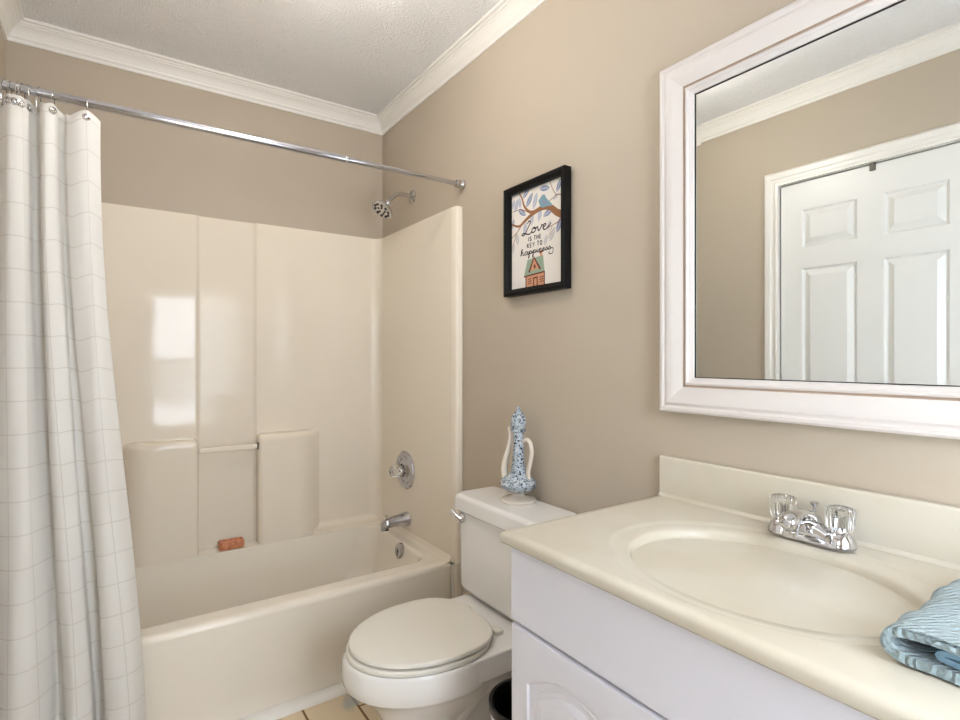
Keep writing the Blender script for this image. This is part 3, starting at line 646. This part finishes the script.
# cursive: happiness
g = {'h': [[(.0, 1.0), (.16, .62), (.30, .05), (.20, -.02), (.14, .3), (.12, 1.0)], [(.12, .85), (.26, .52), (.38, .56), (.38, .92), (.48, 1.0), (.58, .85)]],
     'a': [[(.46, .56), (.26, .50), (.10, .72), (.16, .98), (.34, .94), (.48, .52), (.46, .92), (.56, 1.0), (.66, .85)]],
     'p': [[(.0, .85), (.14, .54), (.10, 1.0), (.02, 1.6), (.12, 1.5), (.16, .85), (.30, .52), (.44, .66), (.34, .96), (.18, .92)], [(.34, .97), (.52, .9), (.6, .8)]],
     'i': [[(.0, .85), (.12, .54), (.12, .92), (.22, 1.0), (.34, .82)], [(.16, .30), (.18, .34)]], 'n': [[(.0, .85), (.10, .54), (.08, 1.0)], [(.09, .85), (.24, .53), (.34, .60), (.32, .92), (.42, 1.0), (.54, .82)]],
     'e': [[(.02, .80), (.26, .70), (.24, .54), (.10, .60), (.06, .88), (.20, 1.0), (.42, .82)]], 's': [[(.0, .95), (.20, .52), (.30, .80), (.20, 1.0), (.06, .96)], [(.2, 1.0), (.42, .82)]]}
adv = {'h': .56, 'a': .60, 'p': .56, 'i': .30, 'n': .50, 'e': .38, 's': .38}
x = .185
for c in 'happiness':
    text_strokes(g[c], x, .598, .140, .062, .0135); x += adv[c]*.140
stroke([(x-.02, .662), (x+.02, .65), (x+.04, .67), (x+.02, .705), (x-.04, .70), (x-.02, .68)], .010, 5)
# house
poly([(.30, .875), (.655, .855), (.655, 1.0), (.30, 1.0)], 7)
stroke([(.30, .87), (.30, 1.0)], .02, 8, False); stroke([(.655, .86), (.655, 1.0)], .02, 8, False)
poly([(.33, .715), (.63, .70), (.66, .865), (.26, .880)], 6); stroke([(.26, .882), (.66, .866)], .018, 8, False)
poly([(.56, .655), (.63, .65), (.63, .672), (.56, .677)], 8); poly([(.575, .675), (.615, .673), (.615, .71), (.575, .71)], 7)
poly([(.38, .835), (.46, .715), (.56, .825)], 7); stroke([(.36, .845), (.46, .705), (.58, .835)], .03, 8, False)
poly([(.455, .79), (.47, .77), (.49, .79), (.49, .815), (.455, .815)], 8)
poly([(.44, .905), (.53, .90), (.53, 1.0), (.44, 1.0)], 8); poly([(.46, .92), (.51, .917), (.51, .99), (.46, .99)], 7)
for a in (.335, .565):
    for k in range(3): stroke([(a, .915+k*.022), (a+.075, .912+k*.022)], .012, 8, False)
obj('print', bm, inks, pc)
bm = B(); box(bm, (-.0112, PY0+.0225, PZ0+.0225), (-.004, PY1-.0225, PZ1-.0225)); obj('backing_board', bm, M['gap'], pc)

# ------------------------------------------------------------------ mirror
MY0, MY1, MZ0, MZ1 = -2.545, -1.789, 1.064, 1.936
mr = thing('wall_mirror', 'large mirror in a wide white moulded frame above the vanity', 'mirror', (0, (MY0+MY1)/2, MZ0))
def mrect(i, x): return [(x, MY1-i, MZ0+i), (x, MY0+i, MZ0+i), (x, MY0+i, MZ1-i), (x, MY1-i, MZ1-i)]
prof = [(.006, -.001), (.002, -.010), (.002, -.026), (0, -.030), (.001, -.036), (.006, -.040), (.012, -.040), (.016, -.037), (.019, -.037), (.024, -.040), (.030, -.040), (.040, -.037), (.055, -.032), (.064, -.029)]
bm = B(); loft(bm, [mrect(*q) for q in prof], False, False); obj('frame_moulding', bm, M['mframe'], mr, angle=18)
bm = B(); loft(bm, [mrect(*q) for q in ((.064, -.029), (.0655, -.026), (.069, -.0255))], False, False); obj('frame_groove', bm, M['antique'], mr)
bm = B(); loft(bm, [mrect(*q) for q in ((.069, -.0255), (.070, -.029), (.074, -.031), (.077, -.0285), (.078, -.025), (.082, -.023), (.0865, -.020), (.0875, -.013), (.0875, -.006))], False, False); obj('inner_bead', bm, M['mframe'], mr, angle=18)
bm = B(); loft(bm, [mrect(.086, -.0130), mrect(.104, -.0132)], False, True)
bm2 = B(); loft(bm2, [mrect(.0870, -.0150), mrect(.0892, -.0150), mrect(.0892, -.0136)], False, False); obj('glass_reveal', bm2, M['gap'], mr)
gl = obj('mirror_glass', bm, M['mirror'], mr, angle=0.2)
for f in gl.data.polygons: f.use_smooth = False

# ------------------------------------------------------------------ vanity cabinet
CY0, CY1, CX, CT = -2.532, -1.784, -.497, .820
vc = thing('vanity_cabinet', 'white vanity cabinet with arched raised panel doors under the cream sink top', 'cabinet', (-.26, (CY0+CY1)/2, 0))
bm = B(); 
for a, b in (((CX, CY1-.016, .09), (-.004, CY1, CT)), ((CX, CY0, .09), (-.004, CY0+.016, CT)), ((CX, CY0+.016, .09), (CX+.018, CY1-.016, .12)), ((CX, CY0+.016, .64), (CX+.018, CY1-.016, CT)), ((CX, (CY0+CY1)/2-.02, .12), (CX+.018, (CY0+CY1)/2+.02, .64)),
             ((CX+.018, CY0+.016, .09), (-.004, CY1-.016, .106)), ((-.010, CY0+.016, .106), (-.004, CY1-.016, CT)), ((CX+.06, CY0+.001, 0), (-.004, CY1-.001, .09))): box(bm, a, b)
obj('carcass', bm, M['cabinet'], vc)
bm = B(); box(bm, (CX-.019, CY0+.002, .662), (CX-.0005, CY1-.002, CT-.004), .004, 3); obj('drawer_front', bm, M['cabinet'], vc)
def vdoor(y0, y1, z0, z1):
    bm = B(); x = CX-.0185
    box(bm, (x+.004, y0, z0), (CX-.0005, y1, z1), .002)
    # front skin: rounded lip, then an arched raised panel
    N = 48
    def outline(i, top_i, arch):
        ya, yb, za, zb = y0+i, y1-i, z0+i, z1-top_i; o = []
        for k in range(N+1):                      # top edge from right to left
            u = k/N; o.append((ya+(yb-ya)*u, zb-arch*(1-math.sin(PI*u))*(1 if 0.0 < u < 1.0 else 1)))
        o += [(yb, za+(zb-za)*.5), (yb, za), ((ya+yb)/2, za), (ya, za), (ya, za+(zb-za)*.5)]
        return o
    R = lambda i, d, a, ti=None: [(x+d, p_[0], p_[1]) for p_ in outline(i, i if ti is None else ti, a)]
    loft(bm, [R(0, .006, 0), R(.002, .001, 0), R(.008, 0, 0), R(.052, 0, .048), R(.056, .005, .048), R(.062, .006, .048), R(.066, .003, .048), R(.072, .006, .047), R(.090, .0005, .044), R(.094, .0, .044)], False, True)
    return bm
YM = (CY0+CY1)/2
for k, (a, b) in enumerate(((YM+.002, CY1-.002), (CY0+.002, YM-.002))):
    obj('door', vdoor(a, b, .105, .654), M['cabinet'], vc, angle=24)

# vanity top: slab with moulded oval basin
TX, TYL, TYR, TT, TB = -.537, -1.777, -2.548, .845, .8205
top = thing('marble_sink', 'cream cultured marble sink top with oval basin and backsplash', 'sink', (-.28, (TYL+TYR)/2, TB))
BX, BY, RXB, RYB = -.285, -2.178, .181, .229
bm = B(); N = 72
def sq(i, z):                                   # outline with the same count as the oval, radially matched
    x0, x1, y0, y1 = TX+i, -.003, TYR+i, TYL-i; o = []
    for k in range(N):
        a = 2*PI*k/N; dx, dy = math.cos(a)*RXB, math.sin(a)*RYB
        s_ = min(((x1-BX)/dx if dx > 1e-9 else ((x0-BX)/dx if dx < -1e-9 else 1e9)), ((y1-BY)/dy if dy > 1e-9 else ((y0-BY)/dy if dy < -1e-9 else 1e9)))
        o.append([BX+dx*s_, BY+dy*s_, z])
    for cx, cy in ((x0, y0), (x0, y1), (x1, y0), (x1, y1)):
        q = min(o, key=lambda p_: (p_[0]-cx)**2+(p_[1]-cy)**2); q[0] = cx; q[1] = cy
    return o
def ov(rx, ry, z, dx=0): return [(BX+dx+rx*math.cos(2*PI*k/N), BY+ry*math.sin(2*PI*k/N), z) for k in range(N)]
loft(bm, [sq(.003, TB), sq(0, TB+.004), sq(0, TT-.009), sq(.003, TT-.003), sq(.010, TT+.001), sq(.020, TT), ov(.220, .276, TT-.0005), ov(.215, .271, TT-.004), ov(.205, .258, TT-.0055), ov(RXB+.006, RYB+.006, TT-.006),
          *[ov(RXB*q, RYB*q, TT-.007-.142*math.sqrt(1-q*q)) for q in (.999, .995, .985, .965, .935, .89, .82, .72, .6, .46, .32)], ov(.04, .044, TT-.149), ov(.024, .024, TT-.151)], True, True)
obj('counter', bm, M['counter'], top, angle=60)
bm = B(); box(bm, (-.0235, TYR, TT-.004), (-.002, TYL, .947), .005, 3)
prism(bm, [(-.022, TT-.002), (-.031, TT+.0004), (-.026, TT+.003), (-.0235, TT+.008)], 'y', TYR+.002, TYL-.003)
obj('backsplash', bm, M['counter'], top)
bm = B(); lathe(bm, (BX, BY, TT-.1525), (0, 0, 1), [(.021, 0), (.021, .003), (.016, .004), (.014, .001), (.011, .005), (.004, .007)], 28); obj('drain', bm, M['chrome'], top)

# faucet
FX, FY, FZ = -.066, -2.163, TT
fa = thing('faucet', 'chrome centerset faucet with two clear fluted knobs behind the oval basin', 'faucet', (FX, FY, FZ))
def fb(i, z): return rrect(FX-.028+i, FX+.028-i, FY-.079+i, FY+.079-i, .028, z, 8)
bm = B(); loft(bm, [fb(0, FZ+.0008), fb(0, FZ+.006), fb(.003, FZ+.010), fb(.007, FZ+.012)])
for s_ in (-1, 1): lathe(bm, (FX, FY+s_*.052, FZ+.008), (0, 0, 1), [(.027, 0), (.025, .008), (.019, .016), (.016, .020), (.012, .022), (.011, .030)], 28)
obj('base_plate', bm, M['chrome'], fa)
bm = B()
def fs(x, z, ry, rz, tilt=0): return [(x-tilt*rz*math.sin(2*PI*k/24), FY+ry*math.cos(2*PI*k/24), z+rz*math.sin(2*PI*k/24)) for k in range(24)]
loft(bm, [fs(FX+.020, FZ+.022, .018, .013), fs(FX+.010, FZ+.034, .020, .018), fs(FX-.008, FZ+.041, .019, .018), fs(FX-.03, FZ+.048, .017, .016), fs(FX-.052, FZ+.051, .0165, .015), fs(FX-.073, FZ+.050, .0175, .0165), fs(FX-.090, FZ+.047, .016, .015), fs(FX-.099, FZ+.044, .009, .008)])
# cast shoulders falling from the spout to both knobs
def sh(y):
    h = .010+.030*max(0, 1-abs(y)/.050)**.9; w = .014+.010*max(0, 1-abs(y)/.060)
    return [(FX+.002+w*math.cos(PI*k/12), FY+y, FZ+.010+h*math.sin(PI*k/12)) for k in range(13)]
loft(bm, [sh(-.052+.104*k/26) for k in range(27)])
sp_ = obj('spout', bm, M['chrome'], fa, angle=50)
bm = B(); lathe(bm, (FX-.078, FY, FZ+.042), (0, 0, -1), [(.0125, 0), (.0135, .008), (.0135, .010), (.0125, .011), (.0130, .013), (.0130, .021), (.0105, .023), (.009, .021)], 24); obj('aerator', bm, M['chrome'], sp_)
bm = B(); lathe(bm, (FX+.018, FY, FZ+.034), (0, 0, 1), [(.0028, 0), (.0028, .026), (.0075, .032), (.0085, .036), (.003, .038)], 16); obj('lift_rod', bm, M['chrome'], fa)
for s_ in (-1, 1):
    bm = B(); cy = FY+s_*.052
    def fl(r, h, amp=.07): return [(FX+r*(1+amp*math.cos(10*a))*math.cos(a), cy+r*(1+amp*math.cos(10*a))*math.sin(a), FZ+h) for a in [2*PI*i/80 for i in range(80)]]
    loft(bm, [fl(.018, .0305), fl(.021, .034), fl(.0225, .046), fl(.0235, .066), fl(.0225, .072), fl(.018, .074, .03), fl(.015, .0725, .0)]); kn = obj('knob', bm, M['acrylic'], fa, angle=50)
    bm = B(); lathe(bm, (FX, cy, FZ+.0385), (0, 0, 1), [(.0065, 0), (.0065, .018), (.003, .022)], 16); obj('stem', bm, M['satin'], kn)

# folded hand towel
tw = thing('hand_towel', 'folded pale blue ribbed hand towel on the sink top beside the basin', 'towel', (-.30, -2.46, TT))
bm = B()
def fold(pts, th):                                 # ribbon cross section in (y, z) with thickness
    P = spline([(a, b, 0) for a, b in pts], 8); L, R = [], []
    for i, q in enumerate(P):
        d = P[min(i+1, len(P)-1)]-P[max(i-1, 0)]; nr = Vector((-d.y, d.x, 0)).normalized()
        L.append((q.x+nr.x*th/2, q.y+nr.y*th/2)); R.append((q.x-nr.x*th/2, q.y-nr.y*th/2))
    return L, R
def sheet(bm, pts, th, x0, x1, n=40, amp=.002):
    L, R = fold(pts, th); prof_ = L+R[::-1]; rings = []
    for k in range(n+1):
        x = x0+(x1-x0)*k/n; lift = .003*math.sin(k*.35)+.002*math.sin(k*.9+1)
        e_ = min(k, n-k); rnd = .0015*(e_ < 1)
        rings.append([(x+.004*math.sin(p_[0]*40), p_[0]+lift*.6, p_[1]+(lift*.5 if p_[1] > TT+.02 else 0)) for p_ in prof_])
    loft(bm, rings)
Z0 = TT+.0085
sheet(bm, [(-2.545, Z0), (-2.47, Z0), (-2.437, Z0+.001), (-2.419, Z0+.008), (-2.416, Z0+.018), (-2.424, Z0+.028), (-2.45, Z0+.031), (-2.50, Z0+.029), (-2.545, Z0+.028)], .011, -.447, -.105)
obj('outer_fold', bm, M['towel'], tw, angle=60)
bm = B(); sheet(bm, [(-2.545, Z0+.010), (-2.51, Z0+.0105), (-2.480, Z0+.011), (-2.464, Z0+.013), (-2.462, Z0+.0165), (-2.472, Z0+.0195), (-2.51, Z0+.0185), (-2.545, Z0+.0170)], .006, -.442, -.11)
obj('inner_fold', bm, M['hem'], tw, angle=60)

# ------------------------------------------------------------------ ceiling lamp (above the frame)
LX, LY = -.74, -1.22
cl_ = thing('ceiling_light', 'round globe ceiling light hanging from the middle of the ceiling', 'lamp', (LX, LY, H))
bm = B(); lathe(bm, (LX, LY, H-.001), (0, 0, -1), [(.075, 0), (.075, .010), (.030, .022), (.012, .030), (.012, .075), (.045, .085), (.045, .100)], 40); obj('lamp_base', bm, M['satin'], cl_)
bm = B(); lathe(bm, (LX, LY, H-.098), (0, 0, -1), [(.040, 0)]+[(.092*math.sin(a), .088-.092*math.cos(a)) for a in [.45+q*(PI-.47)/18 for q in range(19)]], 40); obj('diffuser', bm, M['bulb'], cl_)

# added fill light: two unseen upward cups above the mirror brighten the ceiling
VLY, VLZ = -2.165, 2.15
vl = thing('added_uplight', 'added chrome bar with two upward fill lamp cups, unseen above the white framed mirror', 'lamp', (0, VLY, VLZ))
bm = B(); box(bm, (-.026, VLY-.21, VLZ-.04), (-.001, VLY+.21, VLZ+.04), .008, 3); obj('back_plate', bm, M['chrome'], vl)
for k in (-1, 1):
    y = VLY+k*.13
    bm = B(); tube(bm, [(-.022, y, VLZ), (-.06, y, VLZ-.005), (-.09, y, VLZ+.005), (-.10, y, VLZ+.03)], .008, 12); ar = obj('arm', bm, M['chrome'], vl)
    bm = B(); lathe(bm, (-.10, y, VLZ+.028), (0, 0, 1), [(.012, 0), (.035, .006), (.052, .03), (.062, .085), (.059, .085), (.049, .032), (.030, .012)], 32); cu = obj('cup', bm, M['satin'], vl)
    bm = B(); lathe(bm, (-.10, y, VLZ+.042), (0, 0, 1), [(.012, 0), (.020, .008), (.028, .022), (.026, .036), (.014, .042)], 24); obj('fill_bulb', bm, M['added_cup_glow'], cu)
